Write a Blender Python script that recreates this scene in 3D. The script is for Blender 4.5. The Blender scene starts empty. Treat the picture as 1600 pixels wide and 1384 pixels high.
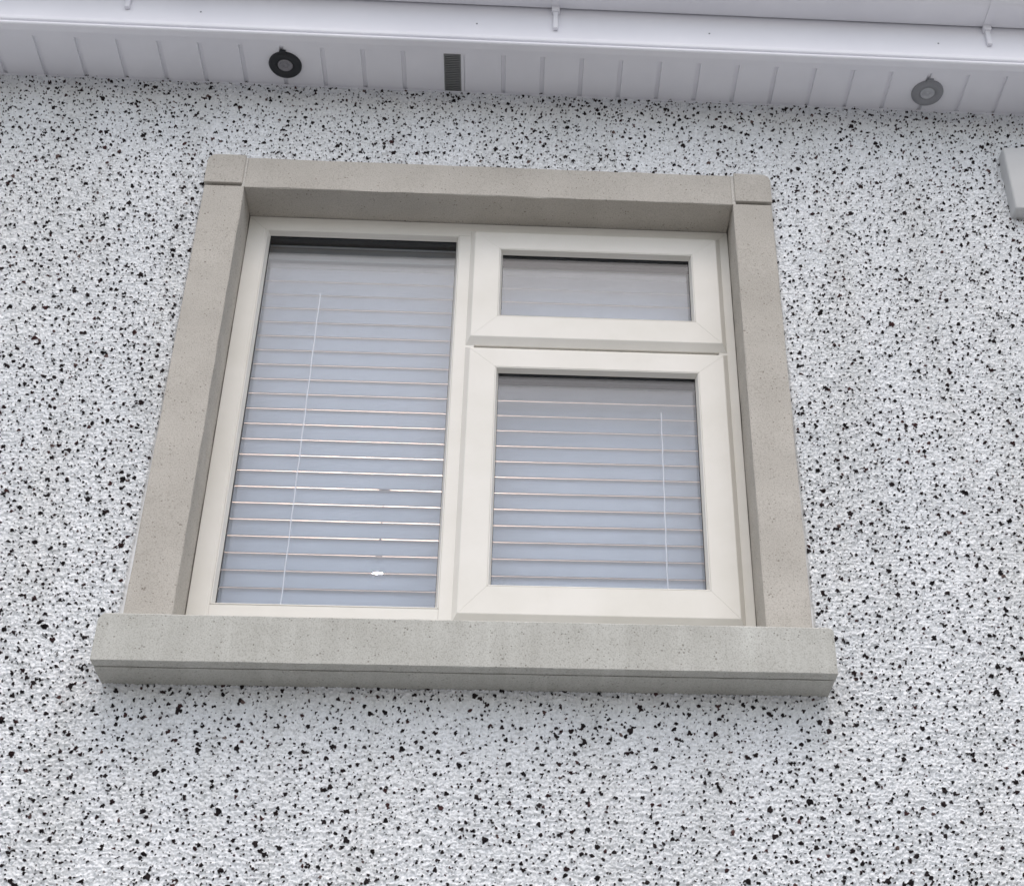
import bpy, bmesh, math, random
import numpy as np
from mathutils import Vector, Matrix

random.seed(7)
scene = bpy.context.scene
R = math.radians

# ------------------------------------------------------------------ camera
CAM = (0.0785, -2.7332, -1.3654)
YAW, PITCH, ROLL, FPX, PPX, PPY = 0.0667, 0.5900, -0.0101, 2340.34, 135.9, 21.5
cy, sy, cp, sp, cr, sr = (math.cos(YAW), math.sin(YAW), math.cos(PITCH),
                          math.sin(PITCH), math.cos(ROLL), math.sin(ROLL))
fw = Vector((sy * cp, cy * cp, sp))
rt = Vector((cy, -sy, 0))
up = rt.cross(fw)
rr = rt * cr + up * sr
uu = -rt * sr + up * cr
cam_data = bpy.data.cameras.new('camera')
cam = bpy.data.objects.new('camera', cam_data)
scene.collection.objects.link(cam)
cam.matrix_world = Matrix(((rr.x, uu.x, -fw.x, CAM[0]), (rr.y, uu.y, -fw.y, CAM[1]),
                           (rr.z, uu.z, -fw.z, CAM[2]), (0, 0, 0, 1)))
cam_data.sensor_fit = 'HORIZONTAL'
cam_data.sensor_width = 36
cam_data.lens = FPX / 1600 * 36
cam_data.shift_x = -PPX / 1600
cam_data.shift_y = PPY / 1600
cam_data.clip_start = 0.02
cam_data.clip_end = 3000
scene.camera = cam

# ------------------------------------------------------------------ light: bright overcast sky
SUN_EL, SUN_AZ = R(62), R(4)          # azimuth measured from straight out of the wall, to the left
sun_dir = Vector((math.sin(SUN_AZ) * math.cos(SUN_EL), -math.cos(SUN_AZ) * math.cos(SUN_EL), math.sin(SUN_EL)))
world = bpy.data.worlds.new('World')
scene.world = world
world.use_nodes = True
wn, wl = world.node_tree.nodes, world.node_tree.links
bg = wn['Background']
sky = wn.new('ShaderNodeTexSky')
sky.sky_type = 'NISHITA'
sky.sun_disc = False
sky.sun_elevation = SUN_EL
sky.sun_rotation = math.atan2(sun_dir.x, sun_dir.y)
sky.dust_density = 4.0
hsv = wn.new('ShaderNodeHueSaturation')
hsv.inputs['Saturation'].default_value = 0.85
wl.new(sky.outputs[0], hsv.inputs['Color'])
wl.new(hsv.outputs[0], bg.inputs[0])
bg.inputs[1].default_value = 0.13
sun_data = bpy.data.lights.new('sun', 'SUN')
sun_data.energy = 1.5
sun_data.angle = R(140)
sun_data.color = (1.0, 0.985, 0.96)
sun = bpy.data.objects.new('sun', sun_data)
scene.collection.objects.link(sun)
sun.rotation_euler = (-sun_dir).to_track_quat('-Z', 'Y').to_euler()
sun.location = (0, -4, 6)
scene.view_settings.view_transform = 'Standard'
scene.view_settings.look = 'None'
scene.view_settings.gamma = 1
scene.view_settings.use_curve_mapping = False
scene.view_settings.exposure = 0.30

# ------------------------------------------------------------------ helpers
def link(o, parent=None):
    scene.collection.objects.link(o)
    if parent is not None:
        o.parent = parent
    return o

def obj(name, bm, mat, parent=None, smooth=False):
    me = bpy.data.meshes.new(name)
    bmesh.ops.recalc_face_normals(bm, faces=bm.faces[:])
    bm.to_mesh(me)
    bm.free()
    for m in (mat if isinstance(mat, (list, tuple)) else [mat]):
        me.materials.append(m)
    if smooth:
        me.polygons.foreach_set('use_smooth', [True] * len(me.polygons))
    return link(bpy.data.objects.new(name, me), parent)

def thing(name, label, cat, group=None, loc=(0, 0, 0)):
    o = bpy.data.objects.new(name, None)
    o.empty_display_size = 0.1
    o.location = loc
    link(o)
    tag(o, label, cat, group)
    return o

def tag(o, label, cat, group=None):
    o['label'] = label
    o['category'] = cat
    o['kind'] = 'thing'
    if group:
        o['group'] = group
    return o

def box(bm, x0, x1, y0, y1, z0, z1, bevel=0.0, seg=2):
    b2 = bmesh.new()
    r = bmesh.ops.create_cube(b2, size=1)
    for v in b2.verts:
        v.co = Vector((x0 + (v.co.x + .5) * (x1 - x0), y0 + (v.co.y + .5) * (y1 - y0), z0 + (v.co.z + .5) * (z1 - z0)))
    if bevel:
        bmesh.ops.bevel(b2, geom=b2.edges[:], offset=bevel, segments=seg, profile=.5, affect='EDGES')
    merge(bm, b2)
    return bm

def merge(bm, b2):
    me = bpy.data.meshes.new('tmp')
    b2.to_mesh(me)
    b2.free()
    bm.from_mesh(me)
    bpy.data.meshes.remove(me)

def extrude_x(bm, prof, x0, x1):
    """closed (y, z) outline swept along x"""
    a = [bm.verts.new((x0, p[0], p[1])) for p in prof]
    b = [bm.verts.new((x1, p[0], p[1])) for p in prof]
    n = len(prof)
    for i in range(n):
        bm.faces.new((a[i], a[(i + 1) % n], b[(i + 1) % n], b[i]))
    bm.faces.new(a)
    bm.faces.new(b[::-1])

def mitred(bm, rect, prof, gap=0.00035):
    """four mitred bars round rect (x0,x1,z0,z1); prof = closed list of (inset, y)"""
    x0, x1, z0, z1 = rect
    n = len(prof)
    for side in range(4):
        va, vb = [], []
        for d, y in prof:
            if side == 0:   p, q = (x0 + d + gap, z0 + d), (x1 - d - gap, z0 + d)
            elif side == 1: p, q = (x1 - d, z0 + d + gap), (x1 - d, z1 - d - gap)
            elif side == 2: p, q = (x1 - d - gap, z1 - d), (x0 + d + gap, z1 - d)
            else:           p, q = (x0 + d, z1 - d - gap), (x0 + d, z0 + d + gap)
            va.append(bm.verts.new((p[0], y, p[1])))
            vb.append(bm.verts.new((q[0], y, q[1])))
        for i in range(n):
            bm.faces.new((va[i], va[(i + 1) % n], vb[(i + 1) % n], vb[i]))
        bm.faces.new(va)
        bm.faces.new(vb[::-1])

def lathe(bm, prof, segs, centre):
    """(radius, z) profile turned about a vertical axis at centre"""
    rings = []
    for r, z in prof:
        if r < 1e-6:
            rings.append([bm.verts.new((centre[0], centre[1], centre[2] + z))])
        else:
            rings.append([bm.verts.new((centre[0] + r * math.cos(2 * math.pi * k / segs),
                                        centre[1] + r * math.sin(2 * math.pi * k / segs), centre[2] + z)) for k in range(segs)])
    for a, b in zip(rings[:-1], rings[1:]):
        for k in range(segs):
            k2 = (k + 1) % segs
            if len(a) == 1 and len(b) == 1: continue
            if len(a) == 1: bm.faces.new((a[0], b[k], b[k2]))
            elif len(b) == 1: bm.faces.new((a[k], a[k2], b[0]))
            else: bm.faces.new((a[k], a[k2], b[k2], b[k]))

# ------------------------------------------------------------------ materials
def mat(name, col, rough=.6, spec=.3):
    m = bpy.data.materials.new(name)
    m.use_nodes = True
    b = m.node_tree.nodes['Principled BSDF']
    b.inputs['Base Color'].default_value = (*col, 1)
    b.inputs['Roughness'].default_value = rough
    b.inputs['Specular IOR Level'].default_value = spec
    return m

def N(m, t, **kw):
    n = m.node_tree.nodes.new(t)
    for k, v in kw.items():
        if hasattr(n, k): setattr(n, k, v)
        else: n.inputs[k].default_value = v
    return n

def L(m, a, b):
    m.node_tree.links.new(a, b)

def ramp(m, fac, stops):
    n = N(m, 'ShaderNodeValToRGB')
    e = n.color_ramp.elements
    while len(e) < len(stops): e.new(.5)
    for k, (p, c) in enumerate(stops):
        e[k].position = p
        e[k].color = (*c, 1) if len(c) == 3 else c
    L(m, fac, n.inputs[0])
    return n

def coords(m, scale=(1, 1, 1)):
    t = N(m, 'ShaderNodeTexCoord')
    mp = N(m, 'ShaderNodeMapping')
    mp.inputs['Scale'].default_value = scale
    L(m, t.outputs['Object'], mp.inputs[0])
    return mp.outputs[0]

def bsdf(m): return m.node_tree.nodes['Principled BSDF']

def plastic(name, a, b, rough, bump=.02, scale=6.0):
    """white pvc: faint grime mottling, faint orange peel"""
    m = mat(name, a, rough, .35)
    c = coords(m)
    n = N(m, 'ShaderNodeTexNoise', Scale=scale, Detail=5.0, Roughness=.6)
    L(m, c, n.inputs['Vector'])
    r = ramp(m, n.outputs[0], [(.35, a), (.75, b)])
    L(m, r.outputs[0], bsdf(m).inputs['Base Color'])
    n2 = N(m, 'ShaderNodeTexNoise', Scale=260.0, Detail=2.0)
    L(m, c, n2.inputs['Vector'])
    bp = N(m, 'ShaderNodeBump', Strength=bump, Distance=.002)
    L(m, n2.outputs[0], bp.inputs['Height'])
    L(m, bp.outputs[0], bsdf(m).inputs['Normal'])
    rg = N(m, 'ShaderNodeMapRange')
    rg.inputs['To Min'].default_value = rough - .08
    rg.inputs['To Max'].default_value = rough + .12
    L(m, n.outputs[0], rg.inputs[0])
    L(m, rg.outputs[0], bsdf(m).inputs['Roughness'])
    return m

def concrete(name, base, dark, streak=0.0):
    m = mat(name, base, .9, .2)
    c = coords(m)
    big = N(m, 'ShaderNodeTexNoise', Scale=5.0, Detail=6.0, Roughness=.65)
    L(m, c, big.inputs['Vector'])
    fine = N(m, 'ShaderNodeTexNoise', Scale=340.0, Detail=3.0, Roughness=.7)
    L(m, c, fine.inputs['Vector'])
    r1 = ramp(m, big.outputs[0], [(.3, dark), (.7, base)])
    r2 = ramp(m, fine.outputs[0], [(.32, (.70, .69, .67)), (.52, (1, 1, 1)), (.75, (1.0, 1.0, 1.0))])
    mul = N(m, 'ShaderNodeMixRGB', blend_type='MULTIPLY')
    mul.inputs[0].default_value = 1
    L(m, r1.outputs[0], mul.inputs[1]); L(m, r2.outputs[0], mul.inputs[2])
    out = mul.outputs[0]
    # small blow holes in the cast face
    vo = N(m, 'ShaderNodeTexVoronoi', Scale=118.0, feature='F1')
    L(m, c, vo.inputs['Vector'])
    gate = N(m, 'ShaderNodeTexNoise', Scale=45.0, Detail=1.0)
    L(m, c, gate.inputs['Vector'])
    g = N(m, 'ShaderNodeMath', operation='MULTIPLY_ADD')
    L(m, gate.outputs[0], g.inputs[0]); g.inputs[1].default_value = -.62; L(m, vo.outputs[0], g.inputs[2])
    pit = ramp(m, g.outputs[0], [(0.0, (.62, .60, .58)), (.06, (1, 1, 1))])
    pit.color_ramp.elements[0].position = 0.0
    m2 = N(m, 'ShaderNodeMixRGB', blend_type='MULTIPLY')
    sh = N(m, 'ShaderNodeMath', operation='ADD')
    L(m, g.outputs[0], sh.inputs[0]); sh.inputs[1].default_value = .235
    L(m, sh.outputs[0], pit.inputs[0])
    m2.inputs[0].default_value = 1
    L(m, out, m2.inputs[1]); L(m, pit.outputs[0], m2.inputs[2])
    out = m2.outputs[0]
    if streak:
        c2 = coords(m, (38, 3, 1.6))
        st = N(m, 'ShaderNodeTexNoise', Scale=1.0, Detail=5.0, Roughness=.6)
        L(m, c2, st.inputs['Vector'])
        r3 = ramp(m, st.outputs[0], [(.38, (1 - streak, 1 - streak * 1.02, 1 - streak * 1.1)), (.6, (1, 1, 1)), (.75, (1.08, 1.09, 1.09))])
        m3 = N(m, 'ShaderNodeMixRGB', blend_type='MULTIPLY')
        m3.inputs[0].default_value = 1
        L(m, out, m3.inputs[1]); L(m, r3.outputs[0], m3.inputs[2])
        out = m3.outputs[0]
    L(m, out, bsdf(m).inputs['Base Color'])
    b1 = N(m, 'ShaderNodeBump', Strength=.35, Distance=.0015)
    L(m, fine.outputs[0], b1.inputs['Height'])
    b2 = N(m, 'ShaderNodeBump', Strength=.6, Distance=.003)
    L(m, pit.outputs[0], b2.inputs['Height'])
    L(m, b1.outputs[0], b2.inputs['Normal'])
    L(m, b2.outputs[0], bsdf(m).inputs['Normal'])
    return m

M_pvc = plastic('window_pvc', (.755, .733, .685), (.69, .668, .61), .34)
M_eaves = plastic('eaves_pvc', (.84, .84, .885), (.77, .77, .82), .42, scale=3.0)  # white pvc with the lavender cast of haze mixed into its colour
M_gutter = plastic('gutter_pvc', (.81, .81, .85), (.73, .73, .775), .4, scale=4.0)
M_stone = concrete('cast_stone', (.525, .497, .452), (.425, .40, .36))
M_sill = concrete('sill_stone', (.55, .55, .515), (.45, .445, .41), streak=.07)
M_mortar = concrete('mortar', (.62, .60, .56), (.54, .52, .48))
M_black = mat('black_gasket', (.012, .013, .015), .5)
M_cord = mat('white_cord', (.8, .8, .8), .7)
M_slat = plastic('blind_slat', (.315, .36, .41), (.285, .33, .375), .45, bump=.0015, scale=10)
M_rail = plastic('blind_rail', (.42, .45, .45), (.38, .41, .41), .45, bump=.01)
M_bezel_dark = plastic('dark_bezel', (.028, .03, .034), (.02, .022, .025), .45)
M_hazed_bezel_nail = plastic('hazed_bezel_nail', (.30, .305, .325), (.25, .255, .27), .45)  # camera haze painted into the right downlight's rim; plain grey on nail heads
M_lens = plastic('lamp_lens', (.30, .29, .31), (.22, .22, .24), .25, scale=60)
M_lens_hazed = plastic('hazed_lamp_lens', (.55, .56, .59), (.46, .47, .50), .25, scale=60)  # right downlight's lens, lightened in colour to imitate camera haze
M_vent = plastic('vent_plastic', (.24, .245, .245), (.17, .178, .175), .5)
M_box = plastic('box_plastic', (.53, .535, .535), (.48, .485, .485), .45)
M_room = plastic('room_plaster', (.75, .72, .68), (.72, .69, .65), .9)
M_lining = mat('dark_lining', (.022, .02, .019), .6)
M_shade = mat('dark_lamp_metal', (.03, .028, .026), .9)

M_glass = bpy.data.materials.new('window_glass')
M_glass.use_nodes = True
nt = M_glass.node_tree
nt.nodes.remove(nt.nodes['Principled BSDF'])
geo = N(M_glass, 'ShaderNodeNewGeometry')
dot = N(M_glass, 'ShaderNodeVectorMath', operation='DOT_PRODUCT')
L(M_glass, geo.outputs['Normal'], dot.inputs[0]); L(M_glass, geo.outputs['Incoming'], dot.inputs[1])
ab = N(M_glass, 'ShaderNodeMath', operation='ABSOLUTE'); L(M_glass, dot.outputs['Value'], ab.inputs[0])
om = N(M_glass, 'ShaderNodeMath', operation='SUBTRACT'); om.inputs[0].default_value = 1; L(M_glass, ab.outputs[0], om.inputs[1])
pw = N(M_glass, 'ShaderNodeMath', operation='POWER'); L(M_glass, om.outputs[0], pw.inputs[0]); pw.inputs[1].default_value = 5
ma = N(M_glass, 'ShaderNodeMath', operation='MULTIPLY_ADD'); L(M_glass, pw.outputs[0], ma.inputs[0]); ma.inputs[1].default_value = .94; ma.inputs[2].default_value = .042
tr = N(M_glass, 'ShaderNodeBsdfTransparent'); tr.inputs[0].default_value = (.96, .97, .985, 1)
gl = N(M_glass, 'ShaderNodeBsdfGlossy'); gl.inputs['Roughness'].default_value = .0; gl.inputs[0].default_value = (1, 1, 1, 1)
mx = N(M_glass, 'ShaderNodeMixShader')
L(M_glass, ma.outputs[0], mx.inputs[0]); L(M_glass, tr.outputs[0], mx.inputs[1]); L(M_glass, gl.outputs[0], mx.inputs[2])
L(M_glass, mx.outputs[0], nt.nodes['Material Output'].inputs['Surface'])

M_bulb = mat('lit_bulb', (1, .9, .8))
bsdf(M_bulb).inputs['Emission Color'].default_value = (1, .76, .64, 1)
bsdf(M_bulb).inputs['Emission Strength'].default_value = 3300

# dashed render: bound chips carry their own colour in a point attribute
M_dash = mat('dashed_render', (.8, .8, .8), .95, .05)
at = N(M_dash, 'ShaderNodeVertexColor', layer_name='chip')
sepc = N(M_dash, 'ShaderNodeSeparateColor'); L(M_dash, at.outputs[0], sepc.inputs[0])
c = coords(M_dash)
n1 = N(M_dash, 'ShaderNodeTexNoise', Scale=3.0, Detail=4.0); L(M_dash, c, n1.inputs['Vector'])
wr = ramp(M_dash, n1.outputs[0], [(.35, (.83, .85, .87)), (.7, (.88, .895, .91))])
st_ = N(M_dash, 'ShaderNodeTexNoise', Scale=1.0, Detail=5.0, Roughness=.65); L(M_dash, coords(M_dash, (9, 1, 1.1)), st_.inputs['Vector'])
str_ = ramp(M_dash, st_.outputs[0], [(.30, (.90, .895, .88)), (.55, (1, 1, 1))])
mst = N(M_dash, 'ShaderNodeMixRGB', blend_type='MULTIPLY'); mst.inputs[0].default_value = 1
L(M_dash, wr.outputs[0], mst.inputs[1]); L(M_dash, str_.outputs[0], mst.inputs[2])
mulw = N(M_dash, 'ShaderNodeMixRGB', blend_type='MULTIPLY'); mulw.inputs[0].default_value = 1
L(M_dash, mst.outputs[0], mulw.inputs[1])
tone = ramp(M_dash, sepc.outputs[2], [(0.0, (.70, .69, .68)), (.16, (.86, .855, .85)), (.45, (.96, .96, .965)), (1.0, (1, 1, 1))])
L(M_dash, tone.outputs[0], mulw.inputs[2])
dk = ramp(M_dash, sepc.outputs[1], [(0.0, (.016, .014, .015)), (.7, (.032, .025, .026)), (.88, (.035, .021, .022)), (.96, (.08, .04, .04)), (1.0, (.15, .11, .10))])
mc = N(M_dash, 'ShaderNodeMixRGB'); L(M_dash, mulw.outputs[0], mc.inputs[1]); L(M_dash, dk.outputs[0], mc.inputs[2])
edge = ramp(M_dash, sepc.outputs[0], [(.25, (0, 0, 0)), (.7, (1, 1, 1))]); L(M_dash, edge.outputs[0], mc.inputs[0])
L(M_dash, mc.outputs[0], bsdf(M_dash).inputs['Base Color'])
nb = N(M_dash, 'ShaderNodeTexNoise', Scale=420.0, Detail=2.0); L(M_dash, c, nb.inputs['Vector'])
bpd = N(M_dash, 'ShaderNodeBump', Strength=.4, Distance=.0015); L(M_dash, nb.outputs[0], bpd.inputs['Height'])
L(M_dash, bpd.outputs[0], bsdf(M_dash).inputs['Normal'])

# the same render farther along the wall, beyond the frame
M_far = mat('dashed_render_far', (.8, .8, .8), .9, .2)
c = coords(M_far)
v1 = N(M_far, 'ShaderNodeTexVoronoi', Scale=70.0); L(M_far, c, v1.inputs['Vector'])
sc1 = N(M_far, 'ShaderNodeSeparateColor'); L(M_far, v1.outputs['Color'], sc1.inputs[0])
lt = N(M_far, 'ShaderNodeMath', operation='LESS_THAN'); L(M_far, sc1.outputs[0], lt.inputs[0]); lt.inputs[1].default_value = .14
lt2 = N(M_far, 'ShaderNodeMath', operation='LESS_THAN'); L(M_far, v1.outputs['Distance'], lt2.inputs[0]); lt2.inputs[1].default_value = .42
mm = N(M_far, 'ShaderNodeMath', operation='MULTIPLY'); L(M_far, lt.outputs[0], mm.inputs[0]); L(M_far, lt2.outputs[0], mm.inputs[1])
mf = N(M_far, 'ShaderNodeMixRGB'); mf.inputs[1].default_value = (.78, .79, .80, 1); mf.inputs[2].default_value = (.015, .014, .016, 1)
L(M_far, mm.outputs[0], mf.inputs[0]); L(M_far, mf.outputs[0], bsdf(M_far).inputs['Base Color'])
v2 = N(M_far, 'ShaderNodeTexVoronoi', Scale=110.0); L(M_far, c, v2.inputs['Vector'])
bf = N(M_far, 'ShaderNodeBump', Strength=1.0, Distance=.006, invert=True); L(M_far, v2.outputs['Distance'], bf.inputs['Height'])
L(M_far, bf.outputs[0], bsdf(M_far).inputs['Normal'])

M_ground = mat('ground_concrete', (.33, .33, .32), .9, .2)
c = coords(M_ground)
gn = N(M_ground, 'ShaderNodeTexNoise', Scale=1.5, Detail=8.0, Roughness=.7); L(M_ground, c, gn.inputs['Vector'])
gr = ramp(M_ground, gn.outputs[0], [(.3, (.235, .235, .23)), (.7, (.305, .305, .30))]); L(M_ground, gr.outputs[0], bsdf(M_ground).inputs['Base Color'])

# ------------------------------------------------------------------ key dimensions (metres; z = 0 is the sill's front top edge)
OW, JO = .598, .6945          # half opening, half outer width of the surround
YS = -.027                    # face of the surround
LZ, TZ, CZ = 1.2116, 1.3095, 1.2215   # lintel bottom / top, corner block bottom
ZSOF = 1.587
GZ = CAM[2] - 1.6             # ground

# ------------------------------------------------------------------ ground
bm = bmesh.new()
bmesh.ops.create_grid(bm, x_segments=8, y_segments=8, size=600)
for v in bm.verts: v.co.z = GZ
g = obj('ground', bm, M_ground)
g['kind'] = 'structure'

# ------------------------------------------------------------------ wall of dashed render (height field)
def hash2(ix, iz, k):
    h = (ix.astype(np.int64) * 374761393 + iz.astype(np.int64) * 668265263 + k * 1442695041) & 0x7fffffff
    h = ((h ^ (h >> 13)) * 1274126177) & 0x7fffffff
    h = ((h ^ (h >> 16)) * 2246822519) & 0x7fffffff
    h = (h ^ (h >> 15)) & 0xffffff
    return (h / float(0x1000000)).astype(np.float32)

def vnoise(x, z, k):
    ix, iz = np.floor(x), np.floor(z)
    fx, fz = (x - ix).astype(np.float32), (z - iz).astype(np.float32)
    fx = fx * fx * (3 - 2 * fx); fz = fz * fz * (3 - 2 * fz)
    a, b = hash2(ix, iz, k), hash2(ix + 1, iz, k)
    c_, d = hash2(ix, iz + 1, k), hash2(ix + 1, iz + 1, k)
    return (a * (1 - fx) + b * fx) * (1 - fz) + (c_ * (1 - fx) + d * fx) * fz

def lumps(x, z, cx_, cz_, k):
    """stone bed: per cell a tilted, flat-topped stone; returns height 0..1-ish and a per-cell tone"""
    px, pz = x / cx_, z / cz_
    ix, iz = np.floor(px), np.floor(pz)
    f1 = np.full(x.shape, 9., np.float32); f2 = f1.copy()
    hh = np.zeros_like(f1); tt = np.zeros_like(f1)
    for a in (-1, 0, 1):
        for b in (-1, 0, 1):
            jx, jz = ix + a, iz + b
            dx = px - (jx + .15 + .7 * hash2(jx, jz, k)); dz = pz - (jz + .15 + .7 * hash2(jx, jz, k + 1))
            d = np.sqrt(dx * dx + dz * dz).astype(np.float32)
            hgt = hash2(jx, jz, k + 2) + (hash2(jx, jz, k + 3) - .5) * 1.1 * dx + (hash2(jx, jz, k + 4) - .80) * 1.5 * dz
            near = d < f1
            f2 = np.where(near, f1, np.minimum(f2, d))
            hh = np.where(near, hgt, hh)
            tt = np.where(near, hash2(jx, jz, k + 5), tt)
            f1 = np.where(near, d, f1)
    e = np.clip((f2 - f1) / .30, 0, 1)
    return hh.astype(np.float32) * .8 + 1.25 * (e * (2 - e)), tt

def chips(x, z, cell, prob, r0, r1, k):
    """dark chips: irregular, elongated, turned any way; returns inside-ness 0..1 and tone"""
    px, pz = x / cell, z / cell
    ix, iz = np.floor(px), np.floor(pz)
    best = np.full(x.shape, 9., np.float32); tt = np.zeros_like(best)
    for a in (-1, 0, 1):
        for b in (-1, 0, 1):
            jx, jz = ix + a, iz + b
            dx = (px - (jx + hash2(jx, jz, k))) * cell; dz = (pz - (jz + hash2(jx, jz, k + 1))) * cell
            th = hash2(jx, jz, k + 2) * 6.283
            rad = r0 + (r1 - r0) * hash2(jx, jz, k + 3) ** 1.6
            asp = .5 + .55 * hash2(jx, jz, k + 4)
            ct, st = np.cos(th), np.sin(th)
            u, v = (dx * ct + dz * st) / rad, (-dx * st + dz * ct) / (rad * asp)
            ph = np.arctan2(v, u)
            q = hash2(jx, jz, k + 5) * 6.283
            m = np.sqrt(u * u + v * v) / (1 + .13 * np.sin(3 * ph + q) + .08 * np.sin(5 * ph + 2.3 * q))
            dens = prob * (.72 + .56 * vnoise(jx * cell / .16, jz * cell / .11, k + 9))
            m = np.where(hash2(jx, jz, k + 6) < dens, m, 9.).astype(np.float32)
            near = m < best
            best = np.where(near, m, best)
            tt = np.where(near, hash2(jx, jz, k + 7), tt)
    return best, tt

wall = thing('house_wall', 'white dashed render wall speckled with dark chips', 'wall')
WX0, WX1, WZ0, WZ1, ST = -1.62, 1.68, -1.02, 1.60, .0017
nx, nz = int((WX1 - WX0) / ST), int((WZ1 - WZ0) / ST)
gx = np.linspace(WX0, WX1, nx).astype(np.float32); gz = np.linspace(WZ0, WZ1, nz).astype(np.float32)
X, Z = np.meshgrid(gx, gz)
wx = X + (vnoise(X / .006, Z / .006, 1) - .5) * .004 + (vnoise(X / .0028, Z / .0028, 21) - .5) * .0016
wz = Z + (vnoise(X / .006, Z / .006, 2) - .5) * .004 + (vnoise(X / .0028, Z / .0028, 22) - .5) * .0016
h1, t1 = lumps(wx, wz, .0125, .0088, 30)
h2, t2 = lumps(wx + 3, wz + 5, .0062, .0046, 60)
big = vnoise(X / .05, Z / .05, 5) * .6 + vnoise(X / .02, Z / .02, 6) * .4
H = .0030 * h1 + .0030 * h2 + .004 * big
thin = vnoise(X / .13, Z / .13, 9)          # the dash lies thicker in some patches
wx = X + (wx - X) * .55; wz = Z + (wz - Z) * .55     # chips keep cleaner outlines than the bed
m1, c1 = chips(wx, wz, .0170, .66, .0022, .0049, 100)
m2, c2 = chips(wx + 7, wz + 3, .0112, .70, .0012, .0026, 140)
m3, c3 = chips(wx + 2, wz + 9, .055, .45, .0046, .0070, 180)
mm_ = np.minimum(np.minimum(m1, m2), m3)
ct_ = np.where(m1 <= np.minimum(m2, m3), c1, np.where(m2 <= m3, c2, c3))
inside = np.clip((1.18 - mm_) / .36, 0, 1)
H = H + inside * (.0016 + .0016 * (1 - np.clip(mm_, 0, 1) ** 3))
# smooth white stop bead beside the jambs, wider towards the sill
ax = np.abs(X)
bw = np.where(X < 0, .004 + .009 * np.clip((.75 - Z) / .75, 0, 1), .003 + .005 * np.clip((.9 - Z) / .9, 0, 1))
bead = (ax > .6) & (ax < JO + bw) & (Z > -.03) & (Z < 1.20)
H = np.where(bead, .0045, H)
inside = np.where(bead, 0, inside)
Y = -(H + .001)
keep = ~((np.abs(X[:-1, :-1]) < .682) & (np.abs(X[1:, 1:]) < .682) & (Z[:-1, :-1] > -.075) & (Z[1:, 1:] < 1.288))
idx = np.arange(nx * nz, dtype=np.int32).reshape(nz, nx)
quads = np.stack([idx[:-1, :-1], idx[:-1, 1:], idx[1:, 1:], idx[1:, :-1]], -1)[keep]
nq = len(quads)
me = bpy.data.meshes.new('wall_render')
me.vertices.add(nx * nz)
me.vertices.foreach_set('co', np.stack([X, Y, Z], -1).astype(np.float32).ravel())
me.loops.add(nq * 4)
me.loops.foreach_set('vertex_index', quads.ravel())
me.polygons.add(nq)
me.polygons.foreach_set('loop_start', np.arange(0, nq * 4, 4, dtype=np.int32))
me.polygons.foreach_set('use_smooth', np.ones(nq, bool))
me.update(calc_edges=True)
ca = me.attributes.new('chip', 'FLOAT_COLOR', 'POINT')
tone_ = np.clip(.35 * t1 + .65 * t2 + .25, 0, 1)
ca.data.foreach_set('color', np.stack([inside, ct_, tone_, np.ones_like(inside)], -1).astype(np.float32).ravel())
me.materials.append(M_dash)
link(bpy.data.objects.new('wall_render', me), wall)
del X, Z, Y, H, wx, wz, h1, h2, t1, t2, big, m1, m2, m3, mm_, ct_, inside, c1, c2, c3, quads, idx
bm = bmesh.new()
FX = 5.0
for x0, x1, z0, z1 in ((-FX, WX0, GZ, WZ1), (WX1, FX, GZ, WZ1), (WX0, WX1, GZ, WZ0)):
    box(bm, x0, x1, -.004, .20, z0, z1)
obj('wall_panel', bm, M_far, wall)

# ------------------------------------------------------------------ cast stone window surround
sur = thing('window_surround', 'beige cast stone surround with corner blocks and projecting sill framing the window', 'window surround')
def wobble(bm, amp, sub=None):
    for v in bm.verts:
        v.co += Vector((random.uniform(-amp, amp), random.uniform(-amp, amp), random.uniform(-amp, amp)))
def stone_box(x0, x1, y0, y1, z0, z1, bev=.003, cuts=10):
    b = bmesh.new()
    long_x = (x1 - x0) > (z1 - z0)
    n = cuts
    b2 = bmesh.new()
    bmesh.ops.create_cube(b2, size=1)
    for v in b2.verts:
        v.co = Vector((x0 + (v.co.x + .5) * (x1 - x0), y0 + (v.co.y + .5) * (y1 - y0), z0 + (v.co.z + .5) * (z1 - z0)))
    es = [e for e in b2.edges if abs((e.verts[0].co - e.verts[1].co).normalized()[0 if long_x else 2]) > .9]
    if n > 1:
        bmesh.ops.subdivide_edges(b2, edges=es, cuts=n)
    sharp = [e for e in b2.edges if len(e.link_faces) == 2 and e.calc_face_angle(0) > .5]
    bmesh.ops.bevel(b2, geom=sharp, offset=bev, segments=2, profile=.6, affect='EDGES')
    wobble(b2, .0009)
    merge(b, b2)
    return b
obj('lintel', stone_box(-.5985, .5965, YS, .125, LZ, TZ, .0025, 24), M_stone, sur)
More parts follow.
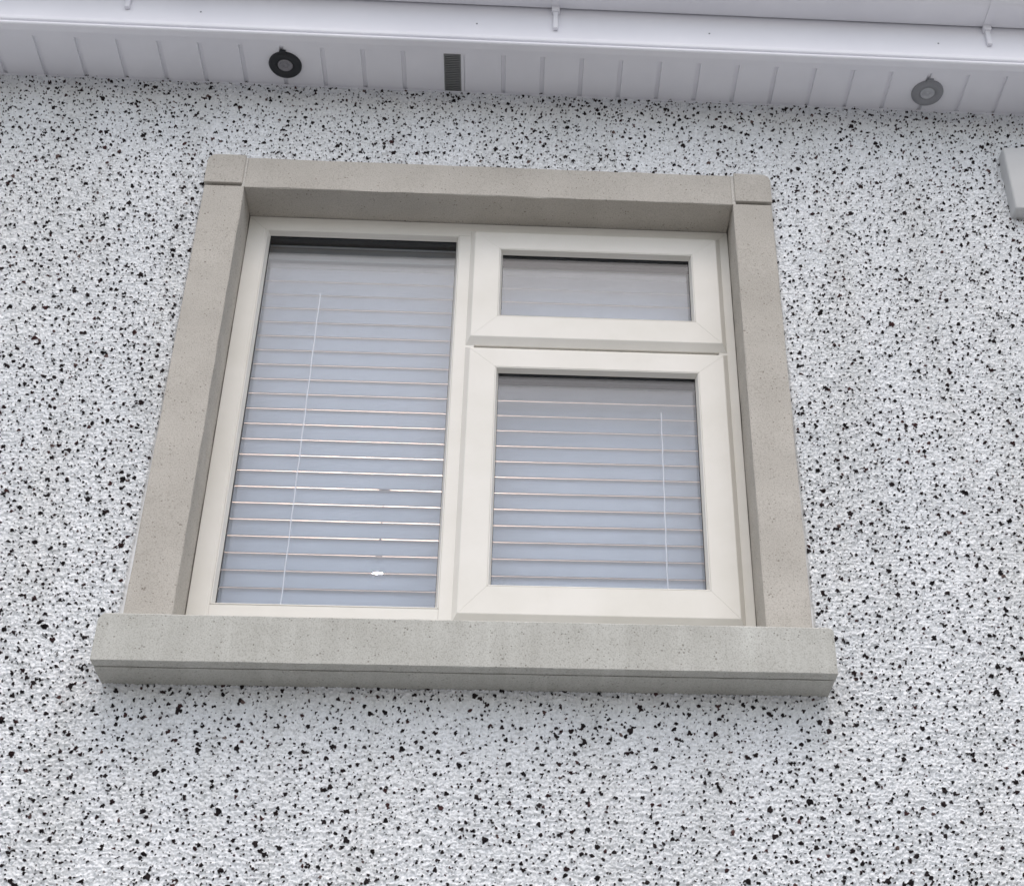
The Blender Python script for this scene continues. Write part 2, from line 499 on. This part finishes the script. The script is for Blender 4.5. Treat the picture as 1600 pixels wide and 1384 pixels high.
for s in (-1, 1):
    xa, xb = (OW, JO) if s > 0 else (-JO, -OW)
    obj('jamb', stone_box(xa, xb, YS, .125, .006, CZ - .0068, .003, 24), M_stone, sur)
    # corner block: outer top corner cut back
    b = bmesh.new()
    xi, xo = s * .6045, s * (JO + .002)
    pts = [(xi, CZ), (xo, CZ), (xo, 1.295), (xo - s * .0045, 1.3075), (xo - s * .016, 1.3145), (xi, 1.3155)]
    va = [b.verts.new((p[0], YS - .004, p[1])) for p in pts]
    vb = [b.verts.new((p[0], .06, p[1])) for p in pts]
    for i in range(6):
        b.faces.new((va[i], va[(i + 1) % 6], vb[(i + 1) % 6], vb[i]))
    b.faces.new(va); b.faces.new(vb[::-1])
    bmesh.ops.recalc_face_normals(b, faces=b.faces[:])
    bmesh.ops.bevel(b, geom=[e for e in b.edges if e.calc_face_angle(0) > .6], offset=.0022, segments=2, profile=.6, affect='EDGES')
    obj('corner_block', b, M_stone, sur)
    # pale mortar joint between block and lintel
    b = bmesh.new()
    x0, x1 = sorted((s * .5975, s * .6055))
    box(b, x0 if s < 0 else .5968, x1 if s > 0 else -.5988, YS + .0012, .05, LZ + .003, 1.3105, .0008)
    obj('mortar_joint', b, M_mortar, sur)
    # recessed bed under the block
    b = bmesh.new()
    x0, x1 = sorted((s * .603, s * (JO - .004)))
    box(b, x0, x1, YS + .013, .05, CZ - .009, CZ + .002)
    obj('bed_joint', b, M_stone, sur)
# sill: weathered top, drip groove below
SX = .7145
b = bmesh.new()
prof = [(-.1155, -.1000), (-.1155, -.003), (-.1125, 0.0), (.03, .018), (.125, .030), (.125, -.1010),
        (-.0845, -.1010), (-.0845, -.0945), (-.0895, -.0945), (-.0895, -.1010), (-.1135, -.1010)]
NS = 40
rows = []
for x in [-SX, -SX + .004, -SX + .011] + [-SX + 2 * SX * i / NS for i in range(1, NS)] + [SX - .009, SX - .003, SX]:
    rows.append([b.verts.new((x, p[0] + random.uniform(-.0004, .0004), p[1] + random.uniform(-.0005, .0005))) for p in prof])
for a, c_ in zip(rows[:-1], rows[1:]):
    for k in range(len(prof)):
        k2 = (k + 1) % len(prof)
        b.faces.new((a[k], a[k2], c_[k2], c_[k]))
b.faces.new(rows[0]); b.faces.new(rows[-1][::-1])
# knock the top front corners off
for r_, amt in ((rows[0], .011), (rows[1], .004), (rows[-1], .006), (rows[-2], .002)):
    for k in (1, 2):
        r_[k].co.z -= amt
obj('sill', b, M_sill, sur)

# ------------------------------------------------------------------ pvc window
win = thing('window', 'white double glazed casement window with one tall fixed pane and two opening sashes', 'window')
YF, YR = .0745, .061         # face of fixed frame, face of sashes
FZ0, FZ1 = .034, LZ - .0012
b = bmesh.new()
GL = (-.5425, -.0835, .1315, 1.1615)     # visible glass of the tall pane
YGL = .0905
# outer frame, all four bars
fx = .5965
lw = 0.0465                              # face width of the left bar
mitred(b, (-fx, fx, FZ0, FZ1), [(0, YF + .001), (.0012, YF), (.040, YF), (.0415, YF + .0015), (.0415, .14), (0, .14)])
obj('outer_frame', b, M_pvc, win)
# inner bars of the fixed light: left, top, bottom fillers and the mullion
b = bmesh.new()
box(b, -.556, -.5505, YF + .0006, .139, .0755, 1.168, .0006)
box(b, -.0755, -.0275, YF - .0004, .139, .0758, 1.1683, .001)       # mullion
box(b, -.5504, -.0757, YF + .0006, .139, .0757, .1235, .0006)
obj('mullion', b, M_pvc, win)
# transom between the two sashes
b = bmesh.new()
box(b, -.0273, .5548, YF + .016, .139, .806, .842, .001)
obj('transom', b, M_pvc, win)
def bead(rect, y0, y1, w, name, parent):
    """sloping glazing bead just outside the visible glass"""
    b = bmesh.new()
    x0, x1, z0, z1 = rect
    mitred(b, (x0 - w, x1 + w, z0 - w, z1 + w), [(0, y0), (.0012, y0 - .0008), (.0028, y0 - .0002), (w - .0008, y1 - .0012), (w, y1), (w, y1 + .002), (0, y1 + .002)])
    return obj(name, b, M_pvc, parent)
def glazing(rect, y, parent):
    x0, x1, z0, z1 = rect
    p = .006
    b = bmesh.new()
    box(b, x0 - p, x1 + p, y, y + .004, z0 - p, z1 + p)
    box(b, x0 - p, x1 + p, y + .020, y + .024, z0 - p, z1 + p)
    o = obj('glass_pane', b, M_glass, parent)
    b = bmesh.new()
    e = .0012
    mitred(b, (x0 - .0055, x1 + .0055, z0 - .0055, z1 + .0055), [(0, y + .0042), (.0055 - e, y + .0042), (.0055 - e, y + .0198), (0, y + .0198)], 0)
    mitred(b, (x0 - .0055, x1 + .0055, z0 - .0055, z1 + .0055), [(0, y - .0016), (.0063, y - .0016), (.0063, y - .0002), (0, y - .0002)], 0)
    obj('gasket', b, M_black, parent)
    b = bmesh.new()
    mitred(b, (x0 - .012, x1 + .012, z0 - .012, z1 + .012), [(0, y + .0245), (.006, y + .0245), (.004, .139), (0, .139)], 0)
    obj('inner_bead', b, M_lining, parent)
    return o
bead(GL, YF + .0002, YGL, .0078, 'glazing_bead', win)
glazing(GL, YGL + .0015, win)

def sash(x0, x1, z0, z1, glass, label):
    """opening sash: bevelled outer edge, flat face, bead, double glazing"""
    s = obj('sash', bmesh.new(), M_pvc, win)
    s['label'] = label
    b = bmesh.new()
    cw, cd = .0125, .0135
    gx0, gx1, gz0, gz1 = glass
    bw_ = .0078
    # unequal inner rect, so build the bars by hand with mitres from corner to corner
    outer = lambda d: (x0 - d, x1 + d, z0 - d - (.0065 if d > .01 else 0), z1 + d)
    inner = (gx0 - bw_, gx1 + bw_, gz0 - bw_, gz1 + bw_)
    loops = [(outer(cw), .138), (outer(cw), YR + cd), (outer(cw - .001), YR + cd - .0012), (outer(.0008), YR + .0006), (outer(-.0008), YR), ((inner[0] - .0006, inner[1] + .0006, inner[2] - .0006, inner[3] + .0006), YR),
             (inner, YR + .0006), (inner, .138)]
    gap = .00022
    for side in range(4):
        va, vb = [], []
        for (a0, a1, c0, c1), y in loops:
            cs = [(a0, c0), (a1, c0), (a1, c1), (a0, c1)]
            p, q = Vector(cs[side]), Vector(cs[(side + 1) % 4])
            d = (q - p).normalized() * gap
            p += d; q -= d
            va.append(b.verts.new((p.x, y, p.y))); vb.append(b.verts.new((q.x, y, q.y)))
        n = len(loops)
        for i in range(n):
            b.faces.new((va[i], va[(i + 1) % n], vb[(i + 1) % n], vb[i]))
        b.faces.new(va); b.faces.new(vb[::-1])
    bmesh.ops.recalc_face_normals(b, faces=b.faces[:])
    b.to_mesh(s.data)
    b.free()
    yg = YR + .0165
    bead(glass, YR + .0008, yg, bw_ - .0002, 'glazing_bead', s)
    glazing(glass, yg + .0015, s)
    return s
sash(-.0355, .5625, .8445, 1.1725, (.0328, .4943, .9145, 1.1130), 'small top hung opening sash above the transom')
sash(-.0355, .5625, .1075, .8070, (.0322, .4948, .1810, .7480), 'larger lower opening sash')

# ------------------------------------------------------------------ venetian blind behind the window
blind = thing('venetian_blind', 'closed white venetian blind of wide slats hanging behind the glass', 'blind')
b = bmesh.new()
box(b, -.560, .560, .150, .206, 1.1375, 1.178, .002)
obj('headrail', b, M_rail, blind)
PITCH_S = .0436
SW, STH = .0500, .0026
YB = .180
# tilt of each slat (degrees from level) at its left and right end: most closed, a few sagging open
sag = {13: (0, -.2), 14: (0, -.5), 15: (0, -.3), 16: (0, -.3), 17: (-.4, -1.2), 18: (-.2, -1.6), 19: (0, -.4)}
i = 0
z = 1.1145
while z > .10:
    rs_ = random.Random(i * 13 + 5)
    base = 78.5 - 4.9 * min(i / 16, 1)
    sa, sb = sag.get(i, (0, 0))
    ta, tb = base + sa + rs_.uniform(-.15, .15), base + sb + rs_.uniform(-.15, .15)
    b = bmesh.new()
    n = 36
    ring_prev = None
    tr_ = base + rs_.uniform(-.12, .12)
    bow = rs_.uniform(-.0002, .0002)
    fs = [k / n for k in range(n + 1)]
    kink = i == 19                      # one slat is bent where the lamp shows through
    if kink: fs = sorted(set(fs + [.301 + .0016 * q for q in range(-14, 15)]))
    for f in fs:
        x = -.566 + 1.124 * f
        # the right half (behind the sashes) hangs true; the left half carries the sagging tilt
        t = ta + (tb - ta) * min(f / .42, 1.0) if f < .42 else tb + (tr_ - tb) * min((f - .42) / .06, 1)
        if kink: t -= 5.5 * math.exp(-((x + .2188) / .0065) ** 2)
        t = R(t)
        d = Vector((0, math.cos(t), math.sin(t)))       # from outer lower edge to inner upper edge
        nrm = Vector((0, -math.sin(t), math.cos(t)))
        cz_ = z + bow * math.sin(math.pi * f * 2) + .0007 * math.sin(5 * f + .13 * i)
        notch = 0.0
        ring = []
        for u, w in ((-.5, -.5), (-.25, -.5), (0, -.5), (.25, -.5), (.5, -.5), (.5, .5), (.25, .5), (0, .5), (-.25, .5), (-.5, .5)):
            crown = .0022 * (1 - (2 * u) ** 2)
            p = Vector((x, YB, cz_)) + d * (u * SW) + nrm * (w * STH + crown)
            ring.append(b.verts.new(p))
        if ring_prev:
            for q in range(10):
                q2 = (q + 1) % 10
                b.faces.new((ring_prev[q], ring_prev[q2], ring[q2], ring[q]))
        else:
            b.faces.new(ring)
        ring_prev = ring
    b.faces.new(ring_prev[::-1])
    obj('slat', b, M_slat, blind)
    z -= PITCH_S
    i += 1
b = bmesh.new()
box(b, -.558, .558, .158, .206, z - .004, z + .012, .002)
obj('bottom_rail', b, M_slat, blind)
for x in (-.414, .420):
    b = bmesh.new()
    zt = 1.03 if x < 0 else .70          # the right cord hangs lower, out of the top pane
    prev = None
    for k in range(60):
        f = k / 59
        zz = zt + (z - zt) * f
        xx = x + .0005 * math.sin(k * .9) + (.0035 * f if x < 0 else 0) * -1
        ring = [b.verts.new((xx + .0016 * math.cos(a), .150 + .0011 * math.sin(a), zz)) for a in (0, 1.257, 2.513, 3.77, 5.027)]
        if prev:
            for q in range(5):
                b.faces.new((prev[q], prev[(q + 1) % 5], ring[(q + 1) % 5], ring[q]))
        prev = ring
    obj('ladder_cord', b, M_cord, blind, True)

# ------------------------------------------------------------------ the room behind, and its lit lamp
room = bmesh.new()
X0, X1, Y0, Y1, Z0, Z1 = -1.7, 1.7, .28, 3.6, -.85, 1.56
def quad(bm, *p):
    bm.faces.new([bm.verts.new(q) for q in p])
quad(room, (X0, Y0, Z0), (X1, Y0, Z0), (X1, Y1, Z0), (X0, Y1, Z0))
quad(room, (X0, Y0, Z1), (X1, Y0, Z1), (X1, Y1, Z1), (X0, Y1, Z1))
quad(room, (X0, Y1, Z0), (X1, Y1, Z0), (X1, Y1, Z1), (X0, Y1, Z1))
quad(room, (X0, Y0, Z0), (X0, Y1, Z0), (X0, Y1, Z1), (X0, Y0, Z1))
quad(room, (X1, Y0, Z0), (X1, Y1, Z0), (X1, Y1, Z1), (X1, Y0, Z1))
HX, H0, H1 = .605, .04, 1.2105      # opening
quad(room, (X0, Y0, Z0), (-HX, Y0, Z0), (-HX, Y0, Z1), (X0, Y0, Z1))
quad(room, (HX, Y0, Z0), (X1, Y0, Z0), (X1, Y0, Z1), (HX, Y0, Z1))
quad(room, (-HX, Y0, Z0), (HX, Y0, Z0), (HX, Y0, H0), (-HX, Y0, H0))
quad(room, (-HX, Y0, H1), (HX, Y0, H1), (HX, Y0, Z1), (-HX, Y0, Z1))
YW = .126
o = obj('room_walls', room, M_room)
o['kind'] = 'structure'
lin = bmesh.new()
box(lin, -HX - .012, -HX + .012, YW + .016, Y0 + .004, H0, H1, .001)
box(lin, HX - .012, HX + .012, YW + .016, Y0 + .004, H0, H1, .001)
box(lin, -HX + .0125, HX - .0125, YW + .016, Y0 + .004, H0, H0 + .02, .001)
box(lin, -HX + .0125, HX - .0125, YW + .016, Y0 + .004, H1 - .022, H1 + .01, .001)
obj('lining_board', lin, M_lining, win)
lamp = thing('ceiling_lamp', 'warm lit bulb glowing through a gap low in the blind', 'lamp', loc=(-.39, 1.85, 1.1965))
b = bmesh.new()
lathe(b, [(0, -.017), (.009, -.0145), (.0145, -.007), (.016, 0), (.0145, .008), (.010, .017), (.008, .03), (0, .03)], 20, (0, 0, 0))
obj('bulb', b, M_bulb, lamp, True)
b = bmesh.new()
lathe(b, [(.0, .03), (.012, .03), (.012, .09), (.004, .10), (.0025, .33), (.02, .345), (.02, .362), (0, .362)], 20, (0, 0, 0))
obj('lamp_holder', b, M_shade, lamp, True)

# ------------------------------------------------------------------ eaves: soffit, fascia, gutter
EX = 4.6
EY = -.193
sof = thing('soffit', 'white grooved plastic soffit boards under the eaves', 'soffit')
b = bmesh.new()
gro = []
x = -.4360 - .1013 * 40
while x < -.19: gro.append(x); x += .1013
x = .0200
while x < EX: gro.append(x); x += .0995
gro = [q for q in gro if -EX < q < EX]
xs = [(-EX, 0)]
gw, gd = .0056, .0060
for q in gro:
    xs += [(q - gw, 0), (q - gw + .001, gd), (q + gw - .002, gd), (q + gw, 0)]
xs += [(-.0805, 0), (-.0805, .004), (-.0790, .004), (-.0790, 0)]
xs = sorted(xs[1:], key=lambda t: t[0]) if False else xs
head = [p for p in xs if p[0] < -.19]
joint = [(-.0805, 0), (-.0804, .004), (-.0792, .004), (-.0790, 0)]
tail = [p for p in xs if p[0] > 0]
line = head + joint + tail + [(EX, 0)]
# leave an aperture for the vent strip between x -.129 and -.088
ya, yb_ = -.150, .0005
def strip(bm, pts, y0, y1):
    a = [bm.verts.new((p[0], y0, ZSOF + p[1])) for p in pts]
    c_ = [bm.verts.new((p[0], y1, ZSOF + p[1])) for p in pts]
    for k in range(len(pts) - 1):
        bm.faces.new((a[k], a[k + 1], c_[k + 1], c_[k]))
VX0, VX1, VY0, VY1 = -.1305, -.0885, -.138, -.014
l1 = head + [(VX0, 0)]
l2 = [(VX1, 0)] + joint + tail + [(EX, 0)]
strip(b, l1, ya, yb_); strip(b, l2, ya, yb_)
strip(b, [(VX0, 0), (VX1, 0)], ya, VY0); strip(b, [(VX0, 0), (VX1, 0)], VY1, yb_)
obj('soffit_board', b, M_eaves, sof)
b = bmesh.new()
box(b, -EX, EX, EY + .016, -.1425, ZSOF - .0022, ZSOF + .012, .0008)
obj('edge_trim', b, M_eaves, sof)
b = bmesh.new()
extrude_x(b, [(-.0175, ZSOF - .0020), (-.0165, ZSOF - .0026), (.002, ZSOF - .0026), (.002, ZSOF - .0014), (-.0170, ZSOF - .0014)], -EX, EX)
obj('edge_trim', b, M_eaves, sof)
b = bmesh.new()
box(b, -EX, EX, EY + .01, .3, ZSOF + .02, ZSOF + .04)
obj('backing_board', b, M_room, sof)

fas = bmesh.new()
def arc(cyy, czz, r, a0, a1, n):
    return [(cyy + r * math.cos(R(a0 + (a1 - a0) * k / n)), czz + r * math.sin(R(a0 + (a1 - a0) * k / n))) for k in range(n + 1)]
y = EY
prof = [(y + .016, 1.5655), (y, 1.5640)]
prof += arc(y - .002, 1.5690, .0058, 270, 95, 8)
prof += [(y + .0045, 1.5752), (y + .0045, 1.5782)]
prof += arc(y - .0015, 1.5842, .0058, 260, 180, 4)
prof += arc(y - .0015, 1.5890, .0062, 180, 92, 6)
prof += [(y + .0015, 1.5966), (y + .0015, 1.5976), (y, 1.5990), (y, 1.83), (y + .016, 1.83)]
extrude_x(fas, prof, -EX, EX)
o = obj('fascia_board', fas, M_eaves)
for nx_ in (-1.33, -.735, -.049, .540, 1.13):
    b = bmesh.new()
    box(b, nx_ - .0022, nx_ + .0022, EY - .0014, EY + .002, 1.6385, 1.6425, .0008)
    obj('nail_head', b, M_hazed_bezel_nail, o)
tag(o, 'white plastic fascia board with a double beaded lower edge below the gutter', 'fascia')

gut = thing('gutter', 'white plastic gutter on brackets running along the top of the photo', 'gutter')
b = bmesh.new()
gb, gyb, gyf = 1.705, EY - .003, -.298
outer = [(gyb, gb + .085), (gyb, gb + .004), (gyb - .004, gb)] + [(gyf + .036 - .036 * math.sin(R(a)), gb + .036 - .036 * math.cos(R(a))) for a in range(0, 91, 10)] + [(gyf - .004, gb + .075), (gyf - .010, gb + .082), (gyf - .010, gb + .088)]
inner = [(gyf - .006, gb + .088), (gyf, gb + .075)] + [(gyf + .036 - .033 * math.sin(R(a)), gb + .036 - .033 * math.cos(R(a))) for a in range(90, -1, -10)] + [(gyb - .005, gb + .003), (gyb - .003, gb + .006), (gyb - .003, gb + .085)]
extrude_x(b, outer + inner, -EX, EX)
obj('trough', b, M_gutter, gut)
for bx_, zlow in ((-.915, 1.637), (.149, 1.626), (1.262, 1.637), (-1.98, 1.632), (2.37, 1.632)):
    b = bmesh.new()
    w = .0062
    box(b, bx_ - w, bx_ + w, EY - .011, EY - .0005, zlow, gb - .001, .0018)          # leg on the fascia
    box(b, bx_ - w - .004, bx_ + w + .004, EY - .016, EY - .0007, gb - .020, gb - .0022, .002)   # heel under the trough
    th = .0035
    so = [(gyb - .002, gb - th)] + [(gyf + .036 - (.036 + th) * math.sin(R(a)), gb + .036 - (.036 + th) * math.cos(R(a))) for a in range(0, 91, 10)] + [(gyf - .005 - th, gb + .078)]
    si = [(gyf - .005, gb + .078)] + [(gyf + .036 - (.036 + .0004) * math.sin(R(a)), gb + .036 - (.036 + .0004) * math.cos(R(a))) for a in range(90, -1, -10)] + [(gyb - .002, gb - .0004)]
    extrude_x(b, so + si, bx_ - .009, bx_ + .009)
    obj('bracket', b, M_gutter, gut)

# roof slope above, out of sight from the ground
roof = bmesh.new()
quad(roof, (-EX, gyf + .03, 1.80), (EX, gyf + .03, 1.80), (EX, 4.0, 4.4), (-EX, 4.0, 4.4))
bmesh.ops.solidify(roof, geom=roof.faces[:], thickness=.04)
M_tile = plastic('roof_tile', (.09, .085, .085), (.05, .048, .05), .8)
o = obj('roof', roof, M_tile, wall)

# ------------------------------------------------------------------ downlights in the soffit
def downlight(x, y_, bez, lens, label):
    t = thing('downlight', label, 'downlight', 'downlights in the soffit', (x, y_, ZSOF))
    b = bmesh.new()
    lathe(b, [(.0195, -.0045), (.023, -.0085), (.032, -.0105), (.0385, -.0085), (.0415, -.003), (.0415, .002), (.0195, .002), (.0195, -.0045)], 48, (0, 0, 0))
    obj('bezel', b, bez, t, True)
    b = bmesh.new()
    lathe(b, [(0, -.0040), (.006, -.0052), (.0065, -.0030), (.0125, -.0026), (.0135, -.0050), (.0190, -.0050), (.0194, 0), (0, 0)], 40, (0, 0, 0))
    obj('lens', b, lens, t, True)
    b = bmesh.new()
    box(b, -.010, .006, -.0475, -.0385, -.0065, .001, .0012)
    obj('clip', b, bez, t)
    return t
downlight(-.5330, -.0825, M_bezel_dark, M_lens, 'black rimmed round downlight in the soffit left of the vent strip')
downlight(1.1225, -.0770, M_hazed_bezel_nail, M_lens_hazed, 'round downlight, painted paler grey for lens haze, in the soffit at the right end of the eaves')

# ------------------------------------------------------------------ vent strip
vent = thing('soffit_vent', 'dark grey slotted vent strip set in the white soffit', 'vent', None, (0, 0, 0))
b = bmesh.new()
mid = ZSOF - .0012
for s in (0, 1):
    xx = VX0 - .0005 if s == 0 else VX1 - .0025
    box(b, xx, xx + .003, VY0 - .001, VY1 + .001, mid, ZSOF + .01)
for yy in (VY0 - .001, VY1 - .002):
    box(b, VX0 + .0026, VX1 - .0026, yy, yy + .003, mid, ZSOF + .01)
obj('vent_frame', b, M_vent, vent)
b = bmesh.new()
k = VY0 + .004
while k < VY1 - .004:
    box(b, VX0 + .0026, VX1 - .0026, k, k + .0028, mid + .0008, ZSOF + .006)
    k += .0058
obj('vent_grille', b, M_vent, vent)
b = bmesh.new()
box(b, VX0, VX1, VY0, VY1, ZSOF + .0105, ZSOF + .013)
obj('vent_mesh', b, M_black, vent)

# ------------------------------------------------------------------ box fixed to the wall, cut by the frame's right edge
abx = thing('wall_box', 'pale grey box fixed to the speckled wall at the right edge of the photo', 'wall box')
b = bmesh.new()
box(b, 1.303, 1.56, -.052, .0, 1.211, 1.425, .006, 4)
obj('box_cover', b, M_box, abx, True)
b = bmesh.new()
box(b, 1.309, 1.554, -.0065, -.002, 1.2075, 1.426, .001)
obj('back_plate', b, M_box, abx)
